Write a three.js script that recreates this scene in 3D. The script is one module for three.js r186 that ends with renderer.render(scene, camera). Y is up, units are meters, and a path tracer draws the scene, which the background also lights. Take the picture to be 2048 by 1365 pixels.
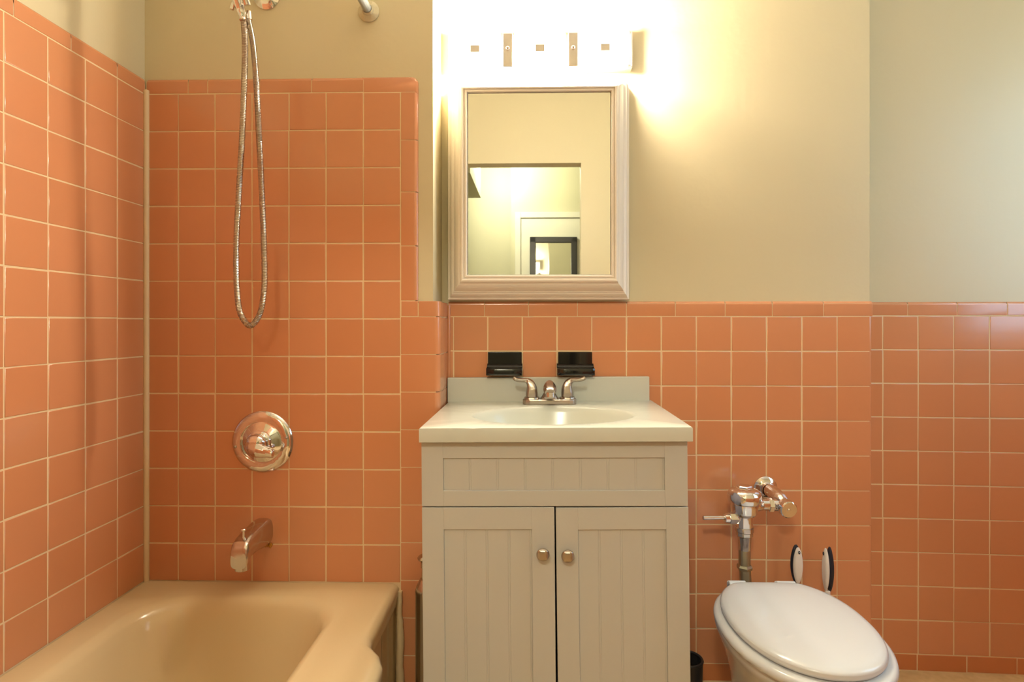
import * as THREE from 'three';
import { RoundedBoxGeometry } from 'three/addons/geometries/RoundedBoxGeometry.js';
import { mergeGeometries, mergeVertices, toCreasedNormals } from 'three/addons/utils/BufferGeometryUtils.js';
import { RectAreaLightUniformsLib } from 'three/addons/lights/RectAreaLightUniformsLib.js';
import { ImprovedNoise } from 'three/addons/math/ImprovedNoise.js';

RectAreaLightUniformsLib.init();

// ---------------------------------------------------------------- camera, light, exposure
const scene = new THREE.Scene();
const F = 1125, PX = 1044.5, PY = 648, YAW = THREE.MathUtils.degToRad(1.3), D = 1.778, H = 1.125;
const camera = new THREE.PerspectiveCamera(2 * Math.atan(682.5 / F) * 180 / Math.PI, 2048 / 1365, 0.01, 50);
camera.position.set(0, H, D);
camera.rotation.y = YAW;
camera.setViewOffset(2048, 1365, 1024 - PX, 682.5 - PY, 2048, 1365);
camera.updateProjectionMatrix();
scene.add(camera);

const renderer = new THREE.WebGLRenderer({ antialias: true });
renderer.toneMapping = THREE.LinearToneMapping;
renderer.toneMappingExposure = 1.08;
renderer.shadowMap.enabled = true;
scene.background = new THREE.Color(0x000000);

const LAMP = { color: new THREE.Color().setRGB(1.0, 0.87, 0.68), power: 2.1, glow: 3.0 };      // each of three bulbs over the mirror
const HALL = { color: new THREE.Color().setRGB(1.0, 0.94, 0.74), power: 6.4, glow: 4.0 };        // ceiling lamp in the hall
const DAY = { color: new THREE.Color().setRGB(0.36, 0.69, 1.0), power: 3.0, glow: 2.0 };         // frosted window on the right

// ---------------------------------------------------------------- helpers
const S = Math.sin(YAW), C = Math.cos(YAW);
function ray(px, py) { const a = (px - PX) / F, b = (PY - py) / F; return [-S + a * C, b, -C - a * S]; }
function P(px, py, z) { const d = ray(px, py), t = (z - D) / d[2]; return new THREE.Vector3(d[0] * t, H + d[1] * t, z); }      // point on a plane z = const
function G(px, py, y) { const d = ray(px, py), t = (y - H) / d[1]; return new THREE.Vector3(d[0] * t, y, D + d[2] * t); }      // point on a level plane
function LX(px, py, x) { const d = ray(px, py), t = x / d[0]; return new THREE.Vector3(x, H + d[1] * t, D + d[2] * t); }       // point on a plane x = const
let seed = 12345;
function rnd() { seed = (seed * 1664525 + 1013904223) >>> 0; return seed / 4294967296; }
const rr = (a, b) => a + (b - a) * rnd();
const V = (x, y, z) => new THREE.Vector3(x, y, z);
const lerp = (a, b, t) => a + (b - a) * t;
const sstep = (a, b, x) => { const t = Math.min(1, Math.max(0, (x - a) / (b - a))); return t * t * (3 - 2 * t); };

function shadows(o) { o.traverse(m => { if (m.isMesh) { m.castShadow = true; m.receiveShadow = true; } }); return o; }
function mesh(name, geo, mat, parent) { const m = new THREE.Mesh(geo, mat); m.name = name; m.castShadow = m.receiveShadow = true; if (parent) parent.add(m); return m; }
function thing(name, label, category, pos = [0, 0, 0], group) {
  const g = new THREE.Group(); g.name = name; g.position.set(...pos); g.userData = { label, category };
  if (group) g.userData.group = group; scene.add(g); return g;
}
function structure(name, label) { const g = new THREE.Group(); g.name = name; g.userData = { kind: 'structure', label, category: name.split('_')[0] }; scene.add(g); return g; }
// uv in metres, by the dominant direction of each face
function uvm(geo) {
  const g = geo.index ? geo.toNonIndexed() : geo; const p = g.attributes.position, n = g.attributes.normal, uv = new Float32Array(p.count * 2);
  for (let i = 0; i < p.count; i++) {
    const ax = Math.abs(n.getX(i)), ay = Math.abs(n.getY(i)), az = Math.abs(n.getZ(i));
    if (az >= ax && az >= ay) { uv[2 * i] = p.getX(i); uv[2 * i + 1] = p.getY(i); }
    else if (ax >= ay) { uv[2 * i] = p.getZ(i); uv[2 * i + 1] = p.getY(i); }
    else { uv[2 * i] = p.getX(i); uv[2 * i + 1] = p.getZ(i); }
  }
  g.setAttribute('uv', new THREE.BufferAttribute(uv, 2)); return g;
}
function box(x0, x1, y0, y1, z0, z1, r = 0) {
  const w = x1 - x0, h = y1 - y0, d = z1 - z0;
  const g = r > 0 ? new RoundedBoxGeometry(w, h, d, 2, Math.min(r, w / 2.01, h / 2.01, d / 2.01)) : new THREE.BoxGeometry(w, h, d);
  g.translate((x0 + x1) / 2, (y0 + y1) / 2, (z0 + z1) / 2); return g;
}
function merge(list) { return mergeGeometries(list.map(g => { const n = g.index ? g.toNonIndexed() : g.clone(); for (const k of Object.keys(n.attributes)) if (!['position', 'normal', 'uv'].includes(k)) n.deleteAttribute(k); return n; }), false); }
function lathe(pts, seg = 40) { const g = new THREE.LatheGeometry(pts.map(p => new THREE.Vector2(p[0], p[1])), seg); return g; }
// skin over a list of closed rings (arrays of Vector3, same length)
function loft(rings, { capStart = false, capEnd = false, crease = 0.9 } = {}) {
  const n = rings[0].length, pos = [], idx = [];
  for (const r of rings) for (const p of r) pos.push(p.x, p.y, p.z);
  for (let i = 0; i < rings.length - 1; i++) for (let j = 0; j < n; j++) {
    const a = i * n + j, b = i * n + (j + 1) % n, c = a + n, d = b + n; idx.push(a, b, d, a, d, c);
  }
  const cap = (ri, flip) => { const c = V(0, 0, 0); for (const p of rings[ri]) c.add(p); c.multiplyScalar(1 / n); const k = pos.length / 3; pos.push(c.x, c.y, c.z); for (let j = 0; j < n; j++) { const a = ri * n + j, b = ri * n + (j + 1) % n; flip ? idx.push(k, b, a) : idx.push(k, a, b); } };
  if (capStart) cap(0, true); if (capEnd) cap(rings.length - 1, false);
  const g = new THREE.BufferGeometry(); g.setAttribute('position', new THREE.Float32BufferAttribute(pos, 3)); g.setIndex(idx);
  const uv = new Float32Array(pos.length / 3 * 2); for (let i = 0; i < pos.length / 3; i++) { uv[2 * i] = pos[3 * i] + pos[3 * i + 2]; uv[2 * i + 1] = pos[3 * i + 1]; }
  g.setAttribute('uv', new THREE.BufferAttribute(uv, 2));
  return toCreasedNormals(g, crease);
}
function ringAt(center, u, v, ru, rv, n = 24, pow = 2) {
  const out = []; for (let i = 0; i < n; i++) { const t = i / n * Math.PI * 2, c = Math.cos(t), s = Math.sin(t);
    const cu = Math.sign(c) * Math.pow(Math.abs(c), 2 / pow), sv = Math.sign(s) * Math.pow(Math.abs(s), 2 / pow);
    out.push(center.clone().addScaledVector(u, cu * ru).addScaledVector(v, sv * rv)); } return out;
}
// tube with a radius that varies along it
function taperTube(points, radii, seg = 40, rad = 14, flat = 1) {
  const curve = new THREE.CatmullRomCurve3(points), fr = curve.computeFrenetFrames(seg, false), rings = [];
  for (let i = 0; i <= seg; i++) { const t = i / seg, k = t * (radii.length - 1), a = Math.floor(k), r = lerp(radii[a], radii[Math.min(a + 1, radii.length - 1)], k - a);
    rings.push(ringAt(curve.getPoint(t), fr.normals[i], fr.binormals[i], r, r * flat, rad)); }
  return loft(rings, { capStart: true, capEnd: true });
}
function cyl(p, q, r, seg = 28, r2 = r, bev = 0.0015) { // solid rod from p to q with softened ends
  const d = q.clone().sub(p), L = d.length(); bev = Math.min(bev, L / 4);
  const g = lathe([[0.0001, 0], [r - bev, 0], [r, bev], [r2, L - bev], [r2 - bev, L], [0.0001, L]], seg);
  const gg = toCreasedNormals(g, 0.6); gg.applyQuaternion(new THREE.Quaternion().setFromUnitVectors(V(0, 1, 0), d.normalize())); gg.translate(p.x, p.y, p.z); return gg;
}
// ---------------------------------------------------------------- textures
const noise = new ImprovedNoise();
function tex(size, fn, srgb = false, rep = 1) {
  const d = new Uint8Array(size * size * 4);
  for (let y = 0; y < size; y++) for (let x = 0; x < size; x++) { const c = fn(x / size, y / size), i = (y * size + x) * 4; for (let k = 0; k < 3; k++) d[i + k] = Math.max(0, Math.min(255, Math.round((c.length ? c[k] : c) * 255))); d[i + 3] = 255; }
  const t = new THREE.DataTexture(d, size, size); t.wrapS = t.wrapT = THREE.RepeatWrapping; t.magFilter = THREE.LinearFilter; t.minFilter = THREE.LinearMipmapLinearFilter; t.generateMipmaps = true; if (srgb) t.colorSpace = THREE.SRGBColorSpace; t.repeat.set(rep, rep); t.needsUpdate = true; return t;
}
function tn(u, v, f, z) { // tiling noise
  const n = (a, b) => noise.noise(a * f, b * f, z); const s = (a, b) => n(a, b);
  return s(u, v) * (1 - u) * (1 - v) + s(u - 1, v) * u * (1 - v) + s(u, v - 1) * (1 - u) * v + s(u - 1, v - 1) * u * v;
}
const plasterBump = tex(256, (u, v) => 0.5 + 0.35 * tn(u, v, 8, 3.3) + 0.3 * tn(u, v, 26, 9.1) + 0.15 * tn(u, v, 60, 1.7), false, 2);
const glazeBump = tex(256, (u, v) => 0.5 + 0.5 * tn(u, v, 5, 7.7) + 0.22 * tn(u, v, 16, 2.2), false, 3.5);
const floorMap = tex(512, (u, v) => { const a = 0.5 * tn(u, v, 9, 4.4) + 0.4 * tn(u, v, 40, 6.1); return [0.80 + a * 0.12, 0.67 + a * 0.13, 0.47 + a * 0.12]; }, true, 1.5);

// ---------------------------------------------------------------- materials
const rgb = (r, g, b) => new THREE.Color().setRGB(r, g, b);
const std = (color, roughness, metalness = 0, extra = {}) => new THREE.MeshStandardMaterial({ color, roughness, metalness, ...extra });
const M = {
  paint: std(rgb(0.62, 0.55, 0.36), 0.42, 0, { bumpMap: plasterBump, bumpScale: 0.0006 }),
  hallPaint: std(rgb(0.45, 0.43, 0.28), 0.5),
  white: std(rgb(0.54, 0.53, 0.42), 0.4),
  ceiling: std(rgb(0.80, 0.77, 0.68), 0.8),
  grout: std(rgb(0.74, 0.57, 0.34), 0.85),
  caulk: std(rgb(0.70, 0.54, 0.32), 0.5),
  tub: std(rgb(0.65, 0.52, 0.31), 0.16),
  chrome: std(rgb(0.78, 0.74, 0.72), 0.09, 1),
  chromeWorn: std(rgb(0.62, 0.58, 0.54), 0.2, 1),
  hoseMetal: std(rgb(0.44, 0.38, 0.31), 0.28, 1),
  nickel: std(rgb(0.44, 0.39, 0.34), 0.3, 1),
  brass: std(rgb(0.42, 0.38, 0.26), 0.4, 1),
  steel: std(rgb(0.48, 0.44, 0.38), 0.22, 1),
  rod: std(rgb(0.42, 0.46, 0.46), 0.35, 0.4),
  vanity: std(rgb(0.50, 0.51, 0.49), 0.42),
  top: std(rgb(0.56, 0.58, 0.52), 0.2),
  black: std(rgb(0.006, 0.006, 0.006), 0.06),
  frame: std(rgb(0.82, 0.75, 0.65), 0.35),
  mirror: std(rgb(0.79, 0.82, 0.80), 0.015, 1),
  porcelain: std(rgb(0.62, 0.655, 0.69), 0.09),
  seat: std(rgb(0.60, 0.64, 0.68), 0.16),
  brushWhite: std(rgb(0.78, 0.74, 0.70), 0.3),
  navy: std(rgb(0.012, 0.016, 0.03), 0.35),
  plasticBlack: std(rgb(0.02, 0.018, 0.018), 0.4),
  rust: std(rgb(0.50, 0.22, 0.03), 0.9),
  floor: std(0xffffff, 0.5, 0, { map: floorMap }),
  darkFrame: std(rgb(0.02, 0.02, 0.018), 0.35),
  glass: new THREE.MeshStandardMaterial({ color: 0xffffff, roughness: 0.35, emissive: LAMP.color.clone().lerp(rgb(1, 1, 1), 0.55), emissiveIntensity: LAMP.glow }),
  fixture: std(rgb(0.66, 0.63, 0.60), 0.3, 1),
  dayPane: new THREE.MeshStandardMaterial({ color: 0xffffff, roughness: 0.4, emissive: DAY.color, emissiveIntensity: DAY.glow }),
  hallGlobe: new THREE.MeshStandardMaterial({ color: 0xffffff, roughness: 0.4, emissive: HALL.color, emissiveIntensity: HALL.glow }),
};
// a few glaze tones of the same salmon tile
const TILE = [[0.60, 0.255, 0.122], [0.59, 0.249, 0.116], [0.61, 0.262, 0.127], [0.60, 0.250, 0.116], [0.585, 0.252, 0.121], [0.61, 0.260, 0.122]].map(c => new THREE.MeshPhysicalMaterial({ color: rgb(...c), roughness: 0.2, ior: 1.66, bumpMap: glazeBump, bumpScale: 0.00035 }));
const BASET = [[0.56, 0.205, 0.075], [0.54, 0.195, 0.07]].map(c => std(rgb(...c), 0.25));
const pickTile = () => TILE[Math.floor(rnd() * TILE.length)];

// ---------------------------------------------------------------- tiles
const PITCH = 0.1095, TT = 0.007, JG = 0.0030;
const cache = new Map();
function tileGeo(w, h) {
  const key = `t${w.toFixed(4)},${h.toFixed(4)}`; if (cache.has(key)) return cache.get(key);
  const rings = [[0, -TT], [0, -0.0016], [0.0006, -0.0005], [0.0018, 0]], pos = [], idx = [];
  for (const [i, z] of rings) for (const [sx, sy] of [[-1, -1], [1, -1], [1, 1], [-1, 1]]) pos.push(sx * (w / 2 - i), sy * (h / 2 - i), z);
  for (let k = 0; k < 3; k++) for (let j = 0; j < 4; j++) { const a = k * 4 + j, b = k * 4 + (j + 1) % 4; idx.push(a, b, b + 4, a, b + 4, a + 4); }
  idx.push(12, 13, 14, 12, 14, 15);
  const g = new THREE.BufferGeometry(); g.setAttribute('position', new THREE.Float32BufferAttribute(pos, 3));
  const uv = []; for (let i = 0; i < pos.length; i += 3) uv.push(pos[i], pos[i + 1]); g.setAttribute('uv', new THREE.Float32BufferAttribute(uv, 2));
  g.setIndex(idx); g.computeVertexNormals(); cache.set(key, g); return g;
}
// tile with one rounded (bullnose) edge, at +v; r is how far the rounding reaches
function capGeo(w, h, r = 0.012, depth = 0.012) {
  const key = `c${w.toFixed(4)},${h.toFixed(4)},${r},${depth}`; if (cache.has(key)) return cache.get(key);
  const prof = [[-h / 2, -TT], [-h / 2, -0.0016], [-h / 2 + 0.0016, 0]];
  for (let i = 0; i <= 6; i++) { const t = i / 6 * Math.PI / 2; prof.push([h / 2 - r + r * Math.sin(t), -depth + depth * Math.cos(t)]); }
  const xs = [-w / 2, -w / 2 + 0.001, w / 2 - 0.001, w / 2], pos = [], idx = [], n = prof.length;
  xs.forEach((x, xi) => { for (const [y, z] of prof) pos.push(x, y, (xi === 0 || xi === 3) ? z - 0.0008 : z); });
  for (let i = 0; i < 3; i++) for (let j = 0; j < n - 1; j++) { const a = i * n + j, b = a + n; idx.push(a, b, b + 1, a, b + 1, a + 1); }
  const g = new THREE.BufferGeometry(); g.setAttribute('position', new THREE.Float32BufferAttribute(pos, 3));
  const uv = []; for (let i = 0; i < pos.length; i += 3) uv.push(pos[i], pos[i + 1]); g.setAttribute('uv', new THREE.Float32BufferAttribute(uv, 2));
  g.setIndex(idx); g.computeVertexNormals(); cache.set(key, g); return g;
}
const J = () => rr(-0.0007, 0.0007), A = () => rr(-0.0026, 0.0026);
function tile(parent, u0, u1, v0, v1, mats = TILE, n = 0) {
  const w = Math.round((u1 - u0 - JG) * 2000) / 2000, h = Math.round((v1 - v0 - JG) * 2000) / 2000; if (w < 0.004 || h < 0.004) return null;
  const m = mesh('tile', tileGeo(w, h), mats[Math.floor(rnd() * mats.length)], parent);
  m.position.set((u0 + u1) / 2 + J(), (v0 + v1) / 2 + J(), n + rr(-0.0003, 0.0003)); m.rotation.set(A(), A(), A() * 0.9); return m;
}
function cap(parent, u0, u1, v0, v1, n = 0, turn = 0, r, depth) { // turn: 0 = rounded edge up, -PI/2 = rounded edge to +u
  const W = u1 - u0 - JG * 0.7, Hh = v1 - v0 - JG * 0.7, g = turn === 0 ? capGeo(W, Hh, r, depth) : capGeo(Hh, W, r, depth);
  const m = mesh(turn === 0 ? 'cap_tile' : 'edge_tile', g, pickTile(), parent); m.position.set((u0 + u1) / 2, (v0 + v1) / 2, n + rr(-0.0003, 0.0003)); m.rotation.z = turn + A() * 0.5; return m;
}
function capRow(parent, us, v0, v1, n = 0) { for (let i = 0; i < us.length - 1; i++) cap(parent, us[i], us[i + 1], v0, v1, n); }
function field(parent, us, vs, skip) { for (let i = 0; i < us.length - 1; i++) for (let j = 0; j < vs.length - 1; j++) if (!skip || !skip(us[i], us[i + 1], vs[j], vs[j + 1])) tile(parent, us[i], us[i + 1], vs[j], vs[j + 1]); }
const steps = (a, d, n) => Array.from({ length: n + 1 }, (_, i) => a + d * i);

// ---------------------------------------------------------------- room shell
const ZS = 0.155;                                    // face of the tub end wall; the sink wall face is z = 0
const XL = P(291, 640, ZS).x;                        // left wall
const ROOM_Z = 1.68, WALL_T = 0.09, CEIL = 2.62, XR = 2.0;
const PLA = 0.008;                                   // tiles stand this far proud of the plaster

// --- tub end wall
const xStep = P(880, 700, ZS).x, xPlaster = P(866, 300, ZS - PLA).x;
const capTopS = P(560, 154, ZS).y, rowTopS = P(560, 186, ZS).y;
const TUB_Y = 0.372;
{
  const w = structure('wall_back_left', 'tiled wall at the end of the bathtub'); w.position.z = ZS;
  const x800 = P(801, 500, ZS).x;
  mesh('plaster', uvm(box(XL - 0.12, xPlaster, 0, CEIL, -0.30, -PLA)), M.paint, w);
  mesh('grout_bed', merge([box(XL, P(837, 400, ZS).x - 0.010, P(820, 606, ZS).y, capTopS - 0.010, -PLA - 0.002, -0.0011), box(XL, xStep - 0.012, 0, P(820, 606, ZS).y, -PLA - 0.002, -0.0011)]), M.grout, w);
  const us = [XL + 0.003]; for (let k = 7; k >= 0; k--) { const u = x800 - k * PITCH * 0.995; if (u > XL + 0.02) us.push(u); }
  const rows = []; for (let k = 13; k >= 0; k--) rows.push(rowTopS - k * (rowTopS - TUB_Y) / 13);
  field(w, us, rows);
  // top caps, edge caps, corner
  const yE = P(820, 602, ZS).y, xE = P(837, 400, ZS).x;
  const cu = [XL + 0.003, P(376, 170, ZS).x, P(415, 170, ZS).x]; for (const px of [519, 623, 727]) cu.push(P(px, 170, ZS).x);
  capRow(w, cu, rowTopS, capTopS);
  { // rounded corner piece
    const x0 = cu[cu.length - 1] + 0.001, x1 = xE, y0 = rowTopS + 0.001, y1 = capTopS, r = 0.022, s = new THREE.Shape();
    s.moveTo(x0 + 0.002, y0 + 0.002); s.lineTo(x1 - 0.010, y0 + 0.002); s.lineTo(x1 - 0.010, y1 - 0.010 - r * 0.6); s.absarc(x1 - 0.010 - r * 0.6, y1 - 0.010 - r * 0.6, r * 0.6, 0, Math.PI / 2); s.lineTo(x0 + 0.002, y1 - 0.010); s.closePath();
    const g = new THREE.ExtrudeGeometry(s, { depth: 0.001, bevelEnabled: true, bevelSize: 0.009, bevelThickness: 0.009, bevelSegments: 4, curveSegments: 6 }); g.translate(0, 0, -0.0105);
    const gg = toCreasedNormals(g, 0.7); const keep = mesh('corner_tile', uvm(gg), TILE[0], w); keep.scale.set(1, 1, 1);
  }
  const ev = [yE, ...[492, 384, 280].map(p => P(820, p, ZS).y), rowTopS];
  for (let i = 0; i < ev.length - 1; i++) cap(w, x800, xE, ev[i], ev[i + 1], 0, -Math.PI / 2);
  // small cap row that runs on to the sink wall, and the column of corner tiles below it
  const yR = P(820, 634, ZS).y, x837 = P(836, 620, ZS).x;
  tile(w, x800, x837, yR, yE); 
  cap(w, x837, xStep, yR, yE, 0, -Math.PI / 2, 0.014, 0.014);
  for (let k = 0; k < 10; k++) { const a = yR - (k + 1) * PITCH * 0.998, b = yR - k * PITCH * 0.998; cap(w, x800, xStep, Math.max(0.003, a), b, 0, -Math.PI / 2, 0.016, 0.014); }
  // return of the step, facing +x
  const ret = new THREE.Group(); ret.name = 'return_tiles'; w.add(ret); ret.position.set(xStep, 0, 0); ret.rotation.y = Math.PI / 2;
  mesh('return_bed', box(0.012, ZS, 0, yE - 0.006, -0.012, -0.0035), M.grout, ret);
  for (let k = -1; k < 10; k++) { const a = yR - (k + 1) * PITCH * 0.998, b = k < 0 ? yE : yR - k * PITCH * 0.998; tile(ret, 0.0155, 0.085, Math.max(0.003, a), b, TILE, -0.0012); tile(ret, 0.085, ZS - 0.002, Math.max(0.003, a), b, TILE, -0.0012); }
  const cove = new THREE.CylinderGeometry(0.007, 0.007, yE - 0.008, 12); cove.translate(xStep + 0.0005, (yE - 0.008) / 2, -ZS + 0.0005); mesh('cove_tile', cove, TILE[1], w);
  // caulk in the corner with the left wall and along the tub
  const bead = new THREE.CylinderGeometry(0.0085, 0.0085, rowTopS + 0.01 - TUB_Y, 10); bead.translate(XL + 0.0035, (rowTopS + 0.01 + TUB_Y) / 2, 0.0015); mesh('corner_caulk', bead, M.caulk, w);
  shadows(w);
}
// --- sink wall
const xEnd = P(1746, 700, 0).x, capTopB = P(1400, 602, 0).y, rowTopB = P(1400, 633.5, 0).y;
{
  const w = structure('wall_back', 'cream plaster and orange tile wall behind the sink');
  mesh('plaster', uvm(box(xPlaster - 0.02, xEnd - 0.006, 0, CEIL, -0.14, -PLA)), M.paint, w);
  mesh('grout_bed', box(xStep, xEnd - 0.010, 0, capTopB - 0.008, -PLA - 0.002, -0.0011), M.grout, w);
  const x0 = P(907, 670, 0).x, us = [xStep - 0.001]; for (let k = 0; k < 11; k++) us.push(x0 + k * (P(1674.5, 670, 0).x - x0) / 11); us.push(P(1674.5, 670, 0).x);
  const rows = []; for (let k = 10; k >= 0; k--) rows.push(rowTopB - k * PITCH * 0.995);
  const d0 = P(976, 704, 0).x - 0.004, d1 = P(1044, 704, 0).x + 0.004, e0 = P(1116, 704, 0).x - 0.004, e1 = P(1185, 704, 0).x + 0.004, r1 = rows[9];
  field(w, us, rows, (a, b, c, d) => Math.abs(d - r1) < 1e-6 && ((a > d0 - 0.02 && b < d1 + 0.02) || (a > e0 - 0.02 && b < e1 + 0.02)));
  for (let j = 0; j < 10; j++) cap(w, us[us.length - 1], xEnd, rows[j], rows[j + 1], 0, -Math.PI / 2, 0.010, 0.010);
  const cu = [xStep - 0.001]; for (const px of [969, 1057, 1155, 1253, 1351, 1450.6, 1545, 1647.6]) cu.push(P(px, 618, 0).x); cu.push(xEnd); capRow(w, cu, rowTopB, capTopB);
  const b0 = rows[0]; const bu = []; for (let u = xStep; u < xEnd; u += 0.1535) bu.push(u); bu.push(xEnd - 0.004); for (let i = 0; i < bu.length - 1; i++) tile(w, bu[i], bu[i + 1], 0.002, b0, BASET);
}
// --- canted wall on the right
const RW = V(1.105, 0, -0.0755), RT = THREE.MathUtils.degToRad(2.8);
function PR(px, py) { const d = ray(px, py), nx = -Math.sin(RT), nz = Math.cos(RT); const t = ((RW.x) * nx + (RW.z - D) * nz) / (d[0] * nx + d[2] * nz); const p = V(d[0] * t, H + d[1] * t, D + d[2] * t); return [(p.x - RW.x) * Math.cos(RT) + (p.z - RW.z) * Math.sin(RT), p.y]; }
{
  const w = structure('wall_back_right', 'cream plaster and orange tile wall beside the toilet'); w.position.copy(RW); w.rotation.y = -RT;
  const L = 1.02;
  mesh('plaster', uvm(box(-0.12, L, 0, CEIL, -0.14, -PLA)), M.paint, w);
  const top = PR(1900, 603)[1], row = PR(1900, 632)[1], u0 = PR(1766, 700)[0];
  mesh('grout_bed', box(-0.08, L, 0, top - 0.008, -PLA - 0.002, -0.0011), M.grout, w);
  const us = [u0 - 0.11, ...steps(u0, PITCH, 8)], rows = []; for (let k = 10; k >= 0; k--) rows.push(row - k * PITCH);
  field(w, us, rows);
  const cs = []; const c0 = PR(1816, 620)[0]; for (let k = -1; k < 7; k++) cs.push(c0 + k * 0.152); capRow(w, cs, row, top);
  const b0 = PR(1835, 1330)[0], bs = []; for (let k = -2; k < 6; k++) bs.push(b0 + k * 0.152); for (let i = 0; i < bs.length - 1; i++) tile(w, bs[i], bs[i + 1], 0.002, rows[0], BASET);
}
// --- left wall (u runs towards the back of the room)
{
  const w = structure('wall_left', 'tiled wall along the bathtub'); w.position.x = XL; w.rotation.y = Math.PI / 2;
  mesh('plaster', uvm(box(-ROOM_Z - WALL_T, -ZS + 0.3, 0, CEIL, -0.14, -PLA)), M.paint, w);
  mesh('grout_bed', box(-ROOM_Z, -ZS, 0, rowTopS + 0.03, -PLA - 0.002, -0.0011), M.grout, w);
  const z1 = -LX(235, 640, XL).z, us = [-ZS]; for (let k = 0; k < 14; k++) { const u = z1 - k * PITCH; if (u > -ROOM_Z) us.unshift(u); }
  us.unshift(-ROOM_Z + 0.002);
  const rows = []; for (let k = 13; k >= 0; k--) rows.push(rowTopS - k * (rowTopS - TUB_Y) / 13);
  field(w, us, rows);
  const c0 = -LX(235, 150, XL).z; const cs = [-ZS - 0.001]; for (let k = 0; k < 10; k++) { const u = c0 - k * 0.153; if (u > -ROOM_Z) cs.unshift(u); } capRow(w, cs, rowTopS, capTopS);
}
// --- floor, ceiling, unseen sides
{
  const f = structure('floor', 'tan bathroom floor'); mesh('floor_slab', uvm(box(XL - 0.14, XR + 0.14, -0.08, 0, -0.4, 4.2)), M.floor, f);
  const c = structure('ceiling', 'white ceiling'); mesh('ceiling_slab', box(XL - 0.14, XR + 0.14, CEIL, CEIL + 0.1, -0.4, 4.2), M.ceiling, c);
}
const WIN = { z0: 0.25, z1: 0.95, y0: 1.08, y1: 2.15 };
{
  const w = structure('wall_right', 'cream wall with the bathroom window');
  mesh('plaster', merge([box(XR, XR + 0.12, 0, WIN.y0, -0.3, ROOM_Z + WALL_T), box(XR, XR + 0.12, WIN.y1, CEIL, -0.3, ROOM_Z + WALL_T), box(XR, XR + 0.12, WIN.y0, WIN.y1, -0.3, WIN.z0), box(XR, XR + 0.12, WIN.y0, WIN.y1, WIN.z1, ROOM_Z + WALL_T)]), M.paint, w);
  const wt = new THREE.Group(); wt.name = 'wainscot'; wt.position.set(XR - PLA, 0, 0); wt.rotation.y = -Math.PI / 2; w.add(wt);
  mesh('grout_bed', box(-0.05, ROOM_Z - 0.01, 0, 0.99, -PLA, -0.0011), M.grout, wt);
  field(wt, [-0.02, ...steps(0.03, PITCH, 15)], steps(0.003, PITCH, 9)); capRow(wt, steps(-0.02, 0.153, 11), 0.003 + 9 * PITCH, 1.03);
  const g = structure('window_1', 'frosted bathroom window');
  const e = 0.018; mesh('window_frame', merge([box(XR - 0.012, XR + 0.06, WIN.y0 - 0.04, WIN.y0 + e, WIN.z0 - 0.04, WIN.z1 + 0.04), box(XR - 0.012, XR + 0.06, WIN.y1 - e, WIN.y1 + 0.04, WIN.z0 - 0.04, WIN.z1 + 0.04), box(XR - 0.012, XR + 0.06, WIN.y0 + e, WIN.y1 - e, WIN.z0 - 0.04, WIN.z0 + e), box(XR - 0.012, XR + 0.06, WIN.y0 + e, WIN.y1 - e, WIN.z1 - e, WIN.z1 + 0.04)]), M.white, g);
  mesh('window_pane', box(XR + 0.03, XR + 0.036, WIN.y0, WIN.y1, WIN.z0, WIN.z1), M.dayPane, g);
  const a = new THREE.RectAreaLight(DAY.color, DAY.power, WIN.z1 - WIN.z0 - 0.04, WIN.y1 - WIN.y0 - 0.04); a.position.set(XR + 0.025, (WIN.y0 + WIN.y1) / 2, (WIN.z0 + WIN.z1) / 2); a.lookAt(0, (WIN.y0 + WIN.y1) / 2, (WIN.z0 + WIN.z1) / 2); a.name = 'window_light'; scene.add(a);
}
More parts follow.
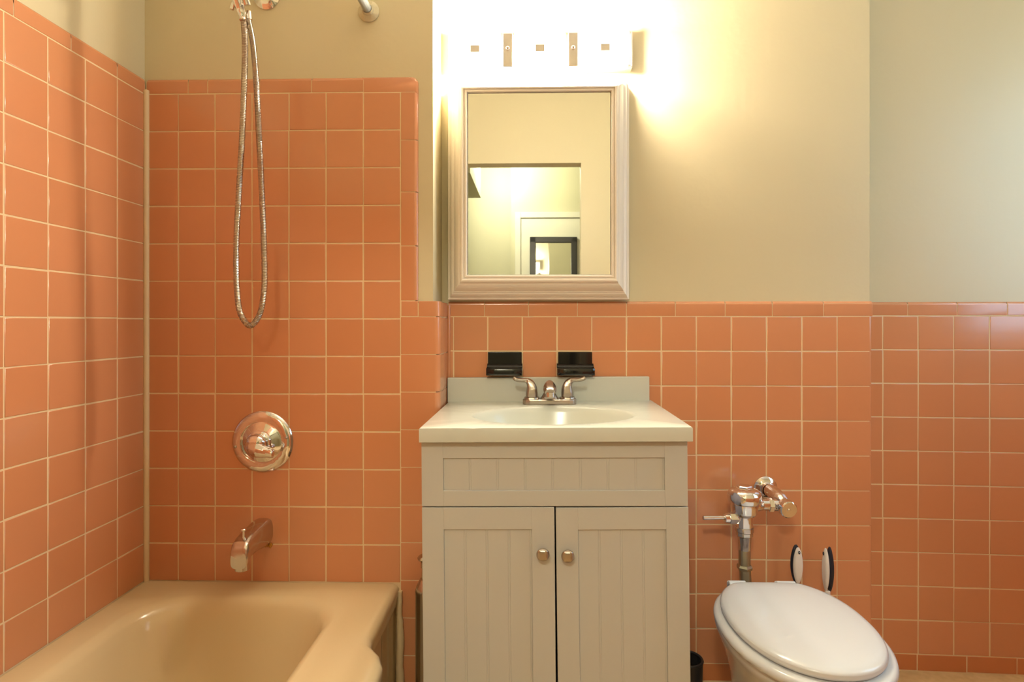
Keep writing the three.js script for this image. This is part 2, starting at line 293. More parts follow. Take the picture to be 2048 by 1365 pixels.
// wall with the doorway the picture is taken from
const DOOR = { x0: -0.50, x1: 0.267, y: 2.06 };
{
  const w = structure('wall_front', 'cream wall with the doorway to the hall'), z0 = ROOM_Z, z1 = ROOM_Z + WALL_T;
  mesh('plaster', merge([box(XL - 0.12, DOOR.x0, 0, CEIL, z0, z1), box(DOOR.x1, XR + 0.12, 0, CEIL, z0, z1), box(DOOR.x0, DOOR.x1, DOOR.y, CEIL, z0, z1)]), M.paint, w);
  mesh('wainscot', merge([box(DOOR.x1 + 0.05, XR, 0, 1.19, z0 - 0.008, z0), box(XL, DOOR.x0 - 0.05, 0, 1.8, z0 - 0.008, z0)]), TILE[1], w);
}
{
  const far = 3.33, w = structure('wall_hall_back', 'hall wall opposite the bathroom doorway');
  mesh('plaster', merge([box(-0.21, XR + 0.12, 0, CEIL, far, far + 0.12), box(XL - 0.12, -0.21, 0, CEIL, far + 0.2, far + 0.32), box(-0.21, -0.12, 0, CEIL, far + 0.12, far + 0.3)]), M.hallPaint, w);
  const s = structure('wall_hall_sides', 'hall side walls'); mesh('plaster', merge([box(XL - 0.12, XL, 0, CEIL, ROOM_Z + WALL_T, 4.2), box(XR, XR + 0.12, 0, CEIL, ROOM_Z + WALL_T, 4.2)]), M.hallPaint, s);
  const t = structure('trim_1', 'boxed soffit in the hall'); mesh('soffit', box(XL, -0.445, 2.16, CEIL, 2.25, 3.02), M.hallPaint, t);
  const d = structure('door_1', 'white hall door with flat casing');
  mesh('door_casing', merge([box(-0.175, -0.125, 0, 2.10, far - 0.018, far, 0.003), box(0.78, 0.83, 0, 2.10, far - 0.018, far, 0.003), box(-0.125, 0.78, 2.05, 2.10, far - 0.018, far, 0.003)]), M.white, d);
  mesh('door_panel', box(-0.12, 0.775, 0.005, 2.045, far - 0.008, far, 0.002), M.white, d);
  const hm = thing('hall_mirror', 'black framed mirror hanging on the white hall door', 'mirror', [0.155, 0.66, far - 0.018]);
  const W = 0.205, Hh = 1.22, fr = 0.052; hm.position.x = 0.16; hm.rotation.y = -0.035;
  mesh('mirror_frame', merge([box(-W, W, Hh - fr, Hh, -0.028, 0, 0.006), box(-W, W, 0, fr, -0.028, 0, 0.006), box(-W, -W + fr, 0, Hh, -0.028, 0, 0.006), box(W - fr, W, 0, Hh, -0.028, 0, 0.006)]), M.darkFrame, hm);
  mesh('mirror_glass', box(-W + fr * 0.8, W - fr * 0.8, fr * 0.8, Hh - fr * 0.8, -0.014, -0.008), M.mirror, hm);
  const hl = thing('hall_ceiling_lamp', 'round frosted ceiling lamp in the hall', 'lamp', [-0.33, CEIL, 2.80]);
  mesh('lamp_base', cyl(V(0, -0.03, 0), V(0, 0, 0), 0.095), M.fixture, hl);
  mesh('lamp_globe', lathe([[0.0001, -0.14], [0.045, -0.135], [0.08, -0.115], [0.102, -0.075], [0.10, -0.03], [0.09, -0.028]], 40), M.hallGlobe, hl);
  const p = new THREE.PointLight(HALL.color, HALL.power, 0, 2); p.position.set(0, -0.08, 0); p.castShadow = true; p.shadow.radius = 5; hl.add(p);
}

// ---------------------------------------------------------------- bathtub
{
  const t = thing('bathtub', 'cream enamelled built-in bathtub under the shower wall', 'bathtub');
  const zb = ZS - 0.002, zf = ROOM_Z - 0.004, xl = XL + 0.001, xo = G(796, 1172, TUB_Y).x, xb = G(748, 1362, TUB_Y).x, n = 44;
  const outer = (z, ins) => lerp(xo, xb, sstep(0.44, 0.53, z) * (1 - sstep(1.30, 1.40, z))) - ins;
  // ring: sides back, right, front, left; inner ring = rounded rectangle
  const zs = []; for (let i = 0; i <= n; i++) zs.push(i / n);
  function ringOuter(y, ins) { const r = []; const b = zb + Math.min(ins, 0.004), f = zf - Math.min(ins, 0.004), l = xl + Math.min(ins, 0.002);
    for (let i = 0; i < n; i++) r.push(V(lerp(l, outer(b, ins), i / n), y, b)); for (let i = 0; i < n; i++) { const z = lerp(b, f, i / n); r.push(V(outer(z, ins), y, z)); }
    for (let i = 0; i < n; i++) r.push(V(lerp(outer(f, ins), l, i / n), y, f)); for (let i = 0; i < n; i++) r.push(V(l, y, lerp(f, b, i / n))); return r; }
  function ringInner(y, x0, x1, z0, z1, rad) { const r = []; // superellipse-like rounded rectangle sampled in the same order
    const corners = [[x0, z0], [x1, z0], [x1, z1], [x0, z1]];
    for (let s = 0; s < 4; s++) { const [ax, az] = corners[s], [bx, bz] = corners[(s + 1) % 4], L = Math.hypot(bx - ax, bz - az); const ux = (bx - ax) / L, uz = (bz - az) / L, vx = -uz, vz = ux;
      for (let i = 0; i < n; i++) { const f = i / n; let al, off = 0; const q = 0.22;
        if (f < q) { const a = (1 - f / q) * Math.PI / 4; al = rad * (1 - Math.sin(a)); off = rad * (1 - Math.cos(a)); } else if (f > 1 - q) { const a = ((f - 1 + q) / q) * Math.PI / 4; al = L - rad * (1 - Math.sin(a)); off = rad * (1 - Math.cos(a)); } else al = lerp(rad, L - rad, (f - q) / (1 - 2 * q));
        r.push(V(ax + ux * al + vx * off, y, az + uz * al + vz * off)); } } return r; }
  const ix0 = xl + 0.075, ix1 = -0.512, iz0 = ZS + 0.078, iz1 = zf - 0.10;
  const rings = [ringOuter(TUB_Y - 0.06, 0.006), ringOuter(TUB_Y - 0.030, 0.001), ringOuter(TUB_Y - 0.016, 0.0), ringOuter(TUB_Y - 0.007, 0.005), ringOuter(TUB_Y - 0.001, 0.016), ringOuter(TUB_Y, 0.03)];
  const inn = [[0, 0.000], [0.008, -0.003], [0.018, -0.010], [0.026, -0.022], [0.034, -0.05], [0.05, -0.12], [0.075, -0.22], [0.095, -0.27], [0.13, -0.30], [0.19, -0.315]];
  for (const [i, dy] of inn) rings.push(ringInner(TUB_Y + dy, ix0 + i, ix1 - i, iz0 + i, iz1 - i * 1.6, 0.14));
  const g = loft(rings, { capEnd: true, crease: 1.2 });
  // the loft winds the other way round: flip it so that the enamel faces out
  { const p = g.attributes.position, nn = g.attributes.normal; for (let i = 0; i < p.count; i += 3) for (const at of [p, nn, g.attributes.uv]) { const s = at.itemSize, a = at.array; for (let k = 0; k < s; k++) { const q = a[(i + 1) * s + k]; a[(i + 1) * s + k] = a[(i + 2) * s + k]; a[(i + 2) * s + k] = q; } } for (let i = 0; i < nn.array.length; i++) nn.array[i] *= -1; }
  mesh('tub_shell', g, M.tub, t);
  // apron with a fluted recess next to the wall
  const s = new THREE.Shape(), ins = (z) => outer(z, 0.007); s.moveTo(-0.490, -zb);
  s.lineTo(ins(zb), -zb);
  for (let i = 0; i <= 120; i++) { const z = lerp(zb, zf, i / 120); let x = ins(z) - 0.004 * (1 - sstep(0.47, 0.55, z)); if (z < 0.42) { const k = (z - zb) / 0.30; x -= 0.005 * sstep(0.14, 0.17, k) + 0.004 * sstep(0.28, 0.31, k) - 0.007 * sstep(0.42, 0.45, k); } s.lineTo(x, -z); }
  s.lineTo(-0.490, -zf); s.closePath();
  const ag = new THREE.ExtrudeGeometry(s, { depth: TUB_Y - 0.045, bevelEnabled: false }); ag.rotateX(-Math.PI / 2); mesh('apron', toCreasedNormals(ag, 0.5), M.tub, t);
  // caulk line at the wall end of the apron
  const cb = []; for (let i = 0; i <= 24; i++) { const y = lerp(0.003, TUB_Y - 0.02, i / 24); cb.push(V(xo + 0.002 + rr(-0.002, 0.002), y, ZS + 0.004)); }
  mesh('caulk', taperTube(cb, [0.013, 0.014, 0.011, 0.012, 0.009, 0.008], 40, 8), M.caulk, t);
}
// ---------------------------------------------------------------- shower fittings
{
  const c = P(526, 884, ZS), R = P(587, 884, ZS).x - c.x;
  const t = thing('shower_valve', 'round chrome shower valve plate with lever handle above the tub spout', 'valve', [c.x, c.y, ZS]);
  const front = g => { g.rotateX(Math.PI / 2); return g; };
  mesh('plate', front(toCreasedNormals(lathe([[R - 0.001, 0], [R, 0.003], [R - 0.002, 0.006], [R * 0.9, 0.011], [R * 0.74, 0.0145], [R * 0.68, 0.0135], [R * 0.66, 0.010], [R * 0.60, 0.012], [R * 0.42, 0.022], [R * 0.36, 0.024], [0.0001, 0.024]], 72), 0.5)), M.chrome, t);
  mesh('hub', front(toCreasedNormals(lathe([[R * 0.40, 0.022], [R * 0.40, 0.030], [R * 0.37, 0.033], [R * 0.34, 0.034], [R * 0.34, 0.044], [R * 0.29, 0.053], [R * 0.18, 0.060], [R * 0.08, 0.063], [0.0001, 0.0635]], 48), 0.6)), M.chrome, t);
  // teardrop lever, swung to the lower right
  const k = [], N = 26; for (let i = 0; i <= N; i++) { const f = i / N, w = f < 0.4 ? 0.027 * Math.sqrt(Math.max(0.004, 1 - Math.pow(1 - f / 0.4, 2))) : lerp(0.027, 0.0165, sstep(0.4, 0.95, f)) * (f > 0.94 ? Math.sqrt(Math.max(0.05, 1 - Math.pow((f - 0.94) / 0.062, 2))) : 1); k.push(ringAt(V(lerp(-0.034, 0.058, f), lerp(-0.003, -0.022, f), 0.042 + 0.012 * sstep(0, 0.5, f)), V(0, 1, 0), V(0, 0, 1), w * 0.82, w * 0.62, 22)); }
  mesh('lever', loft(k, { capStart: true, capEnd: true }), M.chrome, t);
  const sc = new THREE.SphereGeometry(0.0045, 12, 8); sc.translate(R * 0.83, R * 0.16, 0.012); const sc2 = sc.clone(); sc2.translate(-R * 1.66, -R * 0.3, 0); mesh('screw', sc, M.nickel, t); mesh('screw', sc2, M.nickel, t);
}
{
  const c = P(527, 1062, ZS); const t = thing('tub_spout', 'chrome diverter tub spout over the bathtub', 'tub spout', [c.x, c.y, ZS]);
  const k = []; const sec = [[0, 0, 0.028, 0.037], [0.012, 0, 0.029, 0.038], [0.03, 0, 0.029, 0.037], [0.075, 0.0, 0.027, 0.032], [0.11, -0.004, 0.026, 0.029], [0.128, -0.014, 0.025, 0.032], [0.137, -0.024, 0.023, 0.028], [0.140, -0.030, 0.021, 0.022]];
  for (const [z, dy, rx, ry] of sec) k.push(ringAt(V(0, dy, z), V(1, 0, 0), V(0, 1, 0), rx, ry, 32, 3.4));
  mesh('spout_body', loft(k, { capStart: true, capEnd: true, crease: 0.5 }), M.chromeWorn, t);
  mesh('outlet', cyl(V(0, -0.062, 0.118), V(0, -0.03, 0.118), 0.019), M.chromeWorn, t);
  mesh('diverter_knob', merge([cyl(V(0, 0.02, 0.112), V(0, 0.042, 0.112), 0.004), cyl(V(0, 0.040, 0.112), V(0, 0.047, 0.112), 0.008)]), M.chrome, t);
  const rs = []; for (let i = 0; i < 14; i++) { const b = new THREE.SphereGeometry(rr(0.003, 0.006), 8, 6); b.scale(1, rr(0.6, 1.6), 0.35); b.translate(rr(-0.012, 0.022), -0.043 + rr(-0.007, 0.004), 0.001); rs.push(b); }
  mesh('rust_stain', merge(rs), M.rust, t);
}
{ // shower arm, bracket, hand shower, hose
  const fl = P(534, -6, ZS - PLA); const zH = 0.31;
  const t = thing('hand_shower', 'chrome hand shower with long ribbed metal hose hanging in a loop', 'shower', [0, 0, 0]);
  const fg = toCreasedNormals(lathe([[0.038, 0], [0.038, 0.003], [0.030, 0.008], [0.016, 0.014], [0.014, 0.02], [0.0001, 0.02]], 40), 0.6); fg.rotateX(Math.PI / 2); fg.translate(fl.x, fl.y, fl.z);
  mesh('wall_flange', fg, M.chrome, t);
  mesh('shower_arm', taperTube([V(fl.x, fl.y, fl.z), V(fl.x, fl.y + 0.012, fl.z + 0.06), V(fl.x, fl.y + 0.012, fl.z + 0.11), V(fl.x, fl.y - 0.015, zH - 0.02)], [0.0105, 0.0105, 0.0105, 0.0105], 24, 18), M.chrome, t);
  const b = V(fl.x, fl.y - 0.02, zH);
  const q0 = P(486, 34, zH), q1 = P(497, 32, zH - 0.015);
  mesh('bracket', merge([cyl(b.clone().add(V(0, 0.015, -0.02)), b.clone().add(V(0, -0.022, 0.004)), 0.0155), cyl(P(463, 20, zH + 0.01), P(474, -12, zH + 0.01), 0.0055), cyl(P(487, -10, zH + 0.01), P(493, 12, zH), 0.012)]), M.chrome, t);
  mesh('handset', merge([taperTube([P(487, 36, zH + 0.004), P(478, 8, zH + 0.012), P(468, -30, zH + 0.03), P(462, -90, zH + 0.06)], [0.0085, 0.013, 0.014, 0.016], 24, 18), cyl(P(462, -90, zH + 0.05), P(462, -100, zH + 0.10), 0.04)]), M.chrome, t);
  mesh('hose_nut', merge([cyl(q1.clone().add(V(0.0, 0.012, 0)), q1.clone().add(V(0.002, -0.012, 0)), 0.0085), cyl(q0.clone().add(V(0, 0.01, 0.004)), q0.clone().add(V(0.002, -0.012, 0.004)), 0.009)]), M.chrome, t);
  const hp = [[487, 36, zH], [490, 90, zH], [489, 150, zH], [484, 280, .30], [477, 400, .29], [472.5, 500, .285], [474, 580, .28], [482, 630, .28], [500, 652, .28], [518, 632, .28], [528, 580, .28], [528, 500, .28], [523.5, 380, .285], [518, 270, .29], [511, 140, .295], [505, 80, .295], [497, 40, zH - 0.015]].map(a => P(...a));
  const cv = new THREE.CatmullRomCurve3(hp), Lh = cv.getLength(), ribs = Math.round(Lh / 0.0042), seg = ribs * 4, fr = cv.computeFrenetFrames(seg, false), rings = [];
  for (let i = 0; i <= seg; i++) { const r = 0.0072 + [0, 0.0006, 0.0006, -0.0006][i % 4]; rings.push(ringAt(cv.getPointAt(i / seg), fr.normals[i], fr.binormals[i], r, r, 10)); }
  mesh('hose', loft(rings, { crease: 1.0 }), M.hoseMetal, t);
}
{ // curtain rod running to the camera along the tub
  const c = P(738, 24, ZS - PLA); const t = thing('curtain_rod', 'grey metal shower curtain rod in a painted wall flange', 'curtain rod', [c.x, c.y, ZS - PLA]);
  const g = toCreasedNormals(lathe([[0.030, 0], [0.031, 0.004], [0.027, 0.008], [0.018, 0.012], [0.0165, 0.018], [0.0135, 0.02]], 36), 0.7); g.rotateX(Math.PI / 2); mesh('rod_flange', g, M.paint, t);
  mesh('rod_pole', cyl(V(0, 0, 0.002), V(0, 0, ROOM_Z - c.z - 0.002), 0.0125), M.rod, t);
  const g2 = g.clone(); g2.rotateY(Math.PI); g2.translate(0, 0, ROOM_Z - c.z); mesh('rod_flange', g2, M.paint, t);
}
// ---------------------------------------------------------------- medicine cabinet
{
  const zo = 0.02, zi = 0.100, o0 = P(896, 600, zo), o1 = P(1258, 165, zo), i0 = P(934, 550.5, zi), i1 = P(1223, 181, zi);
  const t = thing('medicine_cabinet', 'cream framed mirror medicine cabinet hung above the sink', 'cabinet', [0, o0.y, -PLA]);
  const L = { x0: o0.x, x1: o1.x, y0: 0, y1: o1.y - o0.y }, I = { x0: i0.x, x1: i1.x, y0: i0.y - o0.y, y1: i1.y - o0.y };
  // moulded frame: profile [share of the way in, height above the wall]
  const prof = [[0, 0.002], [0, 0.026], [0.02, 0.030], [0.10, 0.031], [0.11, 0.035], [0.14, 0.036], [0.15, 0.044], [0.22, 0.052], [0.30, 0.055], [0.31, 0.060], [0.35, 0.061], [0.40, 0.070], [0.50, 0.083], [0.60, 0.090], [0.67, 0.092], [0.68, 0.098], [0.72, 0.104], [0.78, 0.106], [0.84, 0.105], [0.85, 0.101], [0.89, 0.101], [0.90, 0.104], [0.97, 0.104], [1, 0.102], [1, 0.092]];
  const sides = [['frame_rail', 0, 1], ['frame_stile', 1, 2], ['frame_rail', 2, 3], ['frame_stile', 3, 0]];
  const corner = (k, s) => { const cx = [['x0', 'y0'], ['x1', 'y0'], ['x1', 'y1'], ['x0', 'y1']][k]; return [lerp(L[cx[0]], I[cx[0]], s), lerp(L[cx[1]], I[cx[1]], s)]; };
  for (const [nm, a, b] of sides) { const pos = [], idx = []; prof.forEach(([s, z], i) => { const p = corner(a, s), q = corner(b, s); pos.push(p[0], p[1], z + PLA * 0.5, q[0], q[1], z + PLA * 0.5); if (i) { const k = 2 * i; idx.push(k - 2, k - 1, k + 1, k - 2, k + 1, k); } });
    const g = new THREE.BufferGeometry(); g.setAttribute('position', new THREE.Float32BufferAttribute(pos, 3)); g.setIndex(idx); mesh(nm, uvm(toCreasedNormals(g, 0.30)), M.frame, t); }
  mesh('cabinet_box', box(L.x0 + 0.012, L.x1 - 0.012, 0.012, L.y1 - 0.012, 0.001, 0.030), M.frame, t);
  mesh('backing', box(I.x0 - 0.004, I.x1 + 0.004, I.y0 - 0.004, I.y1 + 0.004, 0.03, 0.0955), M.frame, t);
  const mg = mesh('mirror_glass', box(I.x0 + 0.0018, I.x1 - 0.0022, I.y0 + 0.0012, I.y1 - 0.0022, 0.095, 0.1005, 0.0008), M.mirror, t);
}
// ---------------------------------------------------------------- light over the mirror
{
  const zp = 0.036, a = P(898, 135, zp), b = P(1264, 62, zp), yb = a.y, yt = b.y, x0 = a.x, x1 = b.x;
  const t = thing('vanity_light', 'three shade glass vanity light bar glowing over the mirror', 'lamp', [(x0 + x1) / 2, yb, -PLA]);
  const cx = (x0 + x1) / 2, W = (x1 - x0) / 2, hh = yt - yb, zs0 = 0.056, zs1 = 0.118, lx = (px) => P(px, 100, zs1).x - cx, ly = (py) => P(1080, py, zs1).y - yb;
  mesh('back_pan', box(-W + 0.003, W - 0.003, 0.002, hh - 0.002, 0, zp - 0.003, 0.002), M.fixture, t);
  mesh('bottom_rail', box(-W - 0.002, W + 0.002, -0.003, 0.003, 0, zp + 0.004, 0.0015), M.fixture, t);
  for (const s of [-1, 1]) mesh('end_plate', merge([box(s * W - 0.0025, s * W + 0.0025, 0, hh, 0, zp + 0.006, 0.0012), box(s * (W - 0.009) - 0.007, s * (W - 0.009) + 0.007, 0.002, 0.030, zp - 0.004, zp + 0.006, 0.0012)]), M.fixture, t);
  for (const px of [1015, 1147]) { const x = lx(px), g = mesh('divider', box(x - 0.0145, x + 0.0145, ly(130), ly(62), zs1 - 0.006, zs1 - 0.001, 0.002), M.fixture, t); mesh('divider_arm', box(x - 0.004, x + 0.004, ly(100), ly(94), zp - 0.004, zs1 - 0.004), M.fixture, g); mesh('screw_cap', new THREE.SphereGeometry(0.0058, 16, 12).translate(x, ly(93), zs1 + 0.001), M.chrome, g); }
  const sh = [[898, 1001], [1028, 1132], [1160, 1262]];
  sh.forEach(([p, q]) => {
    const m = (lx(p) + lx(q)) / 2, y0 = ly(124), y1 = ly(52);
    mesh('glass_shade', box(lx(p), lx(q), y0, y1, zs0, zs1, 0.014), M.glass, t);
    mesh('shade_clip', box(m - 0.0135, m + 0.0135, ly(101), ly(87), zs1 - 0.001, zs1 + 0.004, 0.0012), M.fixture, t); mesh('shade_arm', box(m - 0.012, m + 0.012, 0.006, 0.016, zp - 0.004, zs0 + 0.004, 0.0015), M.fixture, t);
    const l = new THREE.PointLight(LAMP.color, LAMP.power, 0, 2); l.position.set(m, (y0 + y1) / 2, 0.09); l.castShadow = true; l.shadow.radius = 1.8; t.add(l);
  });
}
// ---------------------------------------------------------------- soap dishes
function soapDish(px0, px1, label, ext) {
  const a = P(px0, 704, 0), b = P(px1, 751, 0), w = b.x - a.x, h = a.y - b.y, t = thing('soap_dish', label, 'soap dish', [(a.x + b.x) / 2, b.y, -0.001], 'black soap dishes on the tile wall');
  mesh('back_tile', box(-w / 2, w / 2, 0.004, h, -0.004, 0.007, 0.0025), M.black, t);
  // tray: section swept across the width, hollowed on top
  const k = [], N = 20, tw = w / 2 + ext; for (let i = 0; i <= N; i++) { const f = i / N * 2 - 1, e = Math.pow(Math.abs(f), 6), d = 0.052 * (1 - 0.16 * e), x = f * tw, hol = 0.008 * (1 - Math.pow(Math.abs(f), 8));
    k.push([[0.0, 0.014], [0.006, 0.006], [0.028, 0.0015], [0.046, 0.003], [d + 0.002, 0.008], [d + 0.003, 0.020], [d, 0.0255], [d - 0.005, 0.026], [d - 0.009, 0.0255 - hol * 0.6], [0.026, 0.026 - hol], [0.012, 0.027 - hol * 0.4], [0.0075, 0.035], [0.004, 0.037], [0.0, 0.037]].map(([z, y]) => V(x, y, z))); }
  mesh('tray', loft(k, { capStart: true, capEnd: true, crease: 0.7 }), M.black, t);
}
soapDish(976, 1043.5, 'glossy black ceramic soap dish nearer the bathtub, behind the sink faucet', 0.002);
soapDish(1116, 1184, 'glossy black ceramic soap dish nearer the toilet, behind the sink faucet', 0.004);

// ---------------------------------------------------------------- vanity
const ROLL = 0.0085;
{
  const zf = 0.443, a = P(848.5, 890, zf), b = P(1381, 890, zf), top = P(1110, 884, zf).y, cx = (a.x + b.x) / 2, W = (b.x - a.x) / 2;
  const t = thing('vanity_cabinet', 'white vanity cabinet with beadboard drawer front and two doors', 'cabinet', [cx, 0, 0]); t.rotation.z = ROLL;
  const lx = (px) => P(px, 1000, zf).x - cx, ly = (py) => P(1110, py, zf).y, fz = zf - 0.018;
  mesh('body', merge([box(-W + 0.001, -W + 0.018, 0.006, top, 0.012, fz), box(W - 0.018, W - 0.001, 0.006, top, 0.012, fz), box(-W + 0.018, W - 0.018, 0.09, 0.108, 0.012, fz), box(-W + 0.018, W - 0.018, 0.006, 0.09, fz - 0.07, fz - 0.055), box(-W + 0.018, W - 0.018, 0.10, top, 0.012, 0.018), box(-W + 0.018, W - 0.018, top - 0.02, top, fz - 0.02, fz)]), M.vanity, t);
  // a front panel: frame round a recessed field of beaded boards
  function panel(name, x0, x1, y0, y1, px0, px1, py0, py1, boards, tilt = 0) {
    const g = new THREE.Group(); g.name = name; t.add(g);
    const z1 = zf, z0 = fz + 0.001, e = 0.0012;
    mesh('stile', box(x0, px0, y0, y1, z0, z1, e), M.vanity, g); mesh('stile', box(px1, x1, y0, y1, z0, z1, e), M.vanity, g);
    mesh('rail', box(px0 - 0.0005, px1 + 0.0005, py1, y1, z0, z1 - 0.0001, e), M.vanity, g); if (py0 > y0 + 0.005) mesh('rail', box(px0 - 0.0005, px1 + 0.0005, y0, py0, z0, z1 - 0.0001, e), M.vanity, g);
    const bw = (px1 - px0) / boards;
    for (let i = 0; i < boards; i++) { mesh('bead_board', box(px0 + bw * i + 0.0006, px0 + bw * (i + 1) - 0.0046, py0 - 0.002, py1 + 0.002, z0, z1 - 0.0042, 0.0007), M.vanity, g); mesh('bead', box(px0 + bw * (i + 1) - 0.0040, px0 + bw * (i + 1), py0 - 0.002, py1 + 0.002, z0, z1 - 0.0043, 0.0008), M.vanity, g); }
    mesh('panel_back', box(px0 - 0.002, px1 + 0.002, py0 - 0.002, py1 + 0.002, z0 - 0.0005, z1 - 0.0050), M.vanity, g);
    return g;
  }
  const gy = ly(1014.5);
  panel('drawer_front', -W, W, gy + 0.0014, top - 0.001, lx(892), lx(1335), ly(982), ly(917), 8);
  const dl = panel('door', -W, lx(1113.6), 0.10, gy - 0.0014, lx(892), lx(1068), 0.16, ly(1060), 4);
  const dr = panel('door', lx(1115.6), W, 0.10, gy - 0.0014, lx(1160), lx(1336), 0.16, ly(1060), 4);
  dr.rotation.z = 0.004; dr.position.x = 0.0032 + 0.0005; dr.position.y = -0.0012;
  const kg = toCreasedNormals(lathe([[0.0001, 0.026], [0.006, 0.0255], [0.011, 0.0235], [0.0148, 0.020], [0.0155, 0.018], [0.0148, 0.016], [0.010, 0.0135], [0.0055, 0.011], [0.005, 0.004], [0.008, 0.0005], [0.0085, 0]].reverse(), 32), 0.8); kg.rotateX(Math.PI / 2);
  for (const [g, px, py] of [[dl, 1089, 1101], [dr, 1140, 1103]]) { const k = mesh('knob', kg, M.nickel, g); k.position.set(lx(px) + 0.001, ly(py) - 0.004, zf - 0.0002); if (g === dr) k.position.x -= 0.0036; }
  mesh('inner_back_board', box(-W + 0.02, W - 0.02, 0.11, top - 0.02, 0.02, 0.024), M.vanity, t);  // plain board inside the cabinet near its back, same colour as the vanity
}
let TOPY, TOPCX;
{ // moulded top with an integral oval basin
  const zf = 0.463, a = P(838, 858, zf), b = P(1386, 856, zf), y = P(1110, 855.5, zf).y, bot = P(1110, 885, zf).y, cx = (a.x + b.x) / 2, W = (b.x - a.x) / 2; TOPY = y; TOPCX = cx;
  const t = thing('bathroom_sink', 'glossy off-white vanity top with integral oval sink basin', 'sink', [cx, bot, 0]); t.rotation.z = ROLL;
  const th = y - bot, zb = 0.004, bc = V(P(1106, 830, 0.27).x - cx, 0, 0.272), ea = 0.215, eb = 0.150, N = 96;
  const R = (ins, yy) => { const r = []; const X0 = -W + ins, X1 = W - ins, Z0 = zb, Z1 = zf - ins; const cs = [[X1, Z1], [X0, Z1], [X0, Z0], [X1, Z0]].map(([x, z]) => { let q = Math.atan2(z - bc.z, x - bc.x); return q < 0 ? q + 2 * Math.PI : q; });
    for (let i = 0; i < N; i++) { let th2 = i / N * 2 * Math.PI; for (const q of cs) if (Math.abs(q - th2) < Math.PI / N) th2 = q; const c = Math.cos(th2), s = Math.sin(th2); const tx = c > 0 ? (X1 - bc.x) / c : c < 0 ? (X0 - bc.x) / c : 1e9, tz = s > 0 ? (Z1 - bc.z) / s : s < 0 ? (Z0 - bc.z) / s : 1e9, q = Math.min(tx, tz); r.push(V(bc.x + c * q, yy, bc.z + s * q)); } return r; };
  const E = (k, yy, dz = 0) => { const r = []; for (let i = 0; i < N; i++) { const q = i / N * 2 * Math.PI; r.push(V(bc.x + Math.cos(q) * ea * k, yy, bc.z + dz + Math.sin(q) * eb * k)); } return r; };
  const rings = [R(0.02, 0), R(0.0006, 0), R(0, 0.0008), R(0, th - 0.004), R(0.0012, th - 0.0012), R(0.004, th), E(1.03, th), E(1.0, th - 0.0012), E(0.975, th - 0.005), E(0.94, th - 0.018), E(0.88, th - 0.045), E(0.78, th - 0.08), E(0.62, th - 0.108), E(0.42, th - 0.124), E(0.2, th - 0.131), E(0.10, th - 0.133)];
  const g = loft(rings.map(r => r.slice().reverse()), { capEnd: true, crease: 0.55 });
  mesh('basin_top', g, M.top, t);
  const bt = P(1100, 755, 0.022).y - bot; mesh('backsplash', box(P(895, 780, 0.022).x - cx, P(1299.5, 780, 0.022).x - cx, th - 0.002, bt, 0.002, 0.022, 0.003), M.top, t);
  mesh('drain', cyl(V(bc.x, th - 0.134, bc.z), V(bc.x, th - 0.130, bc.z), 0.02), M.nickel, t);
}
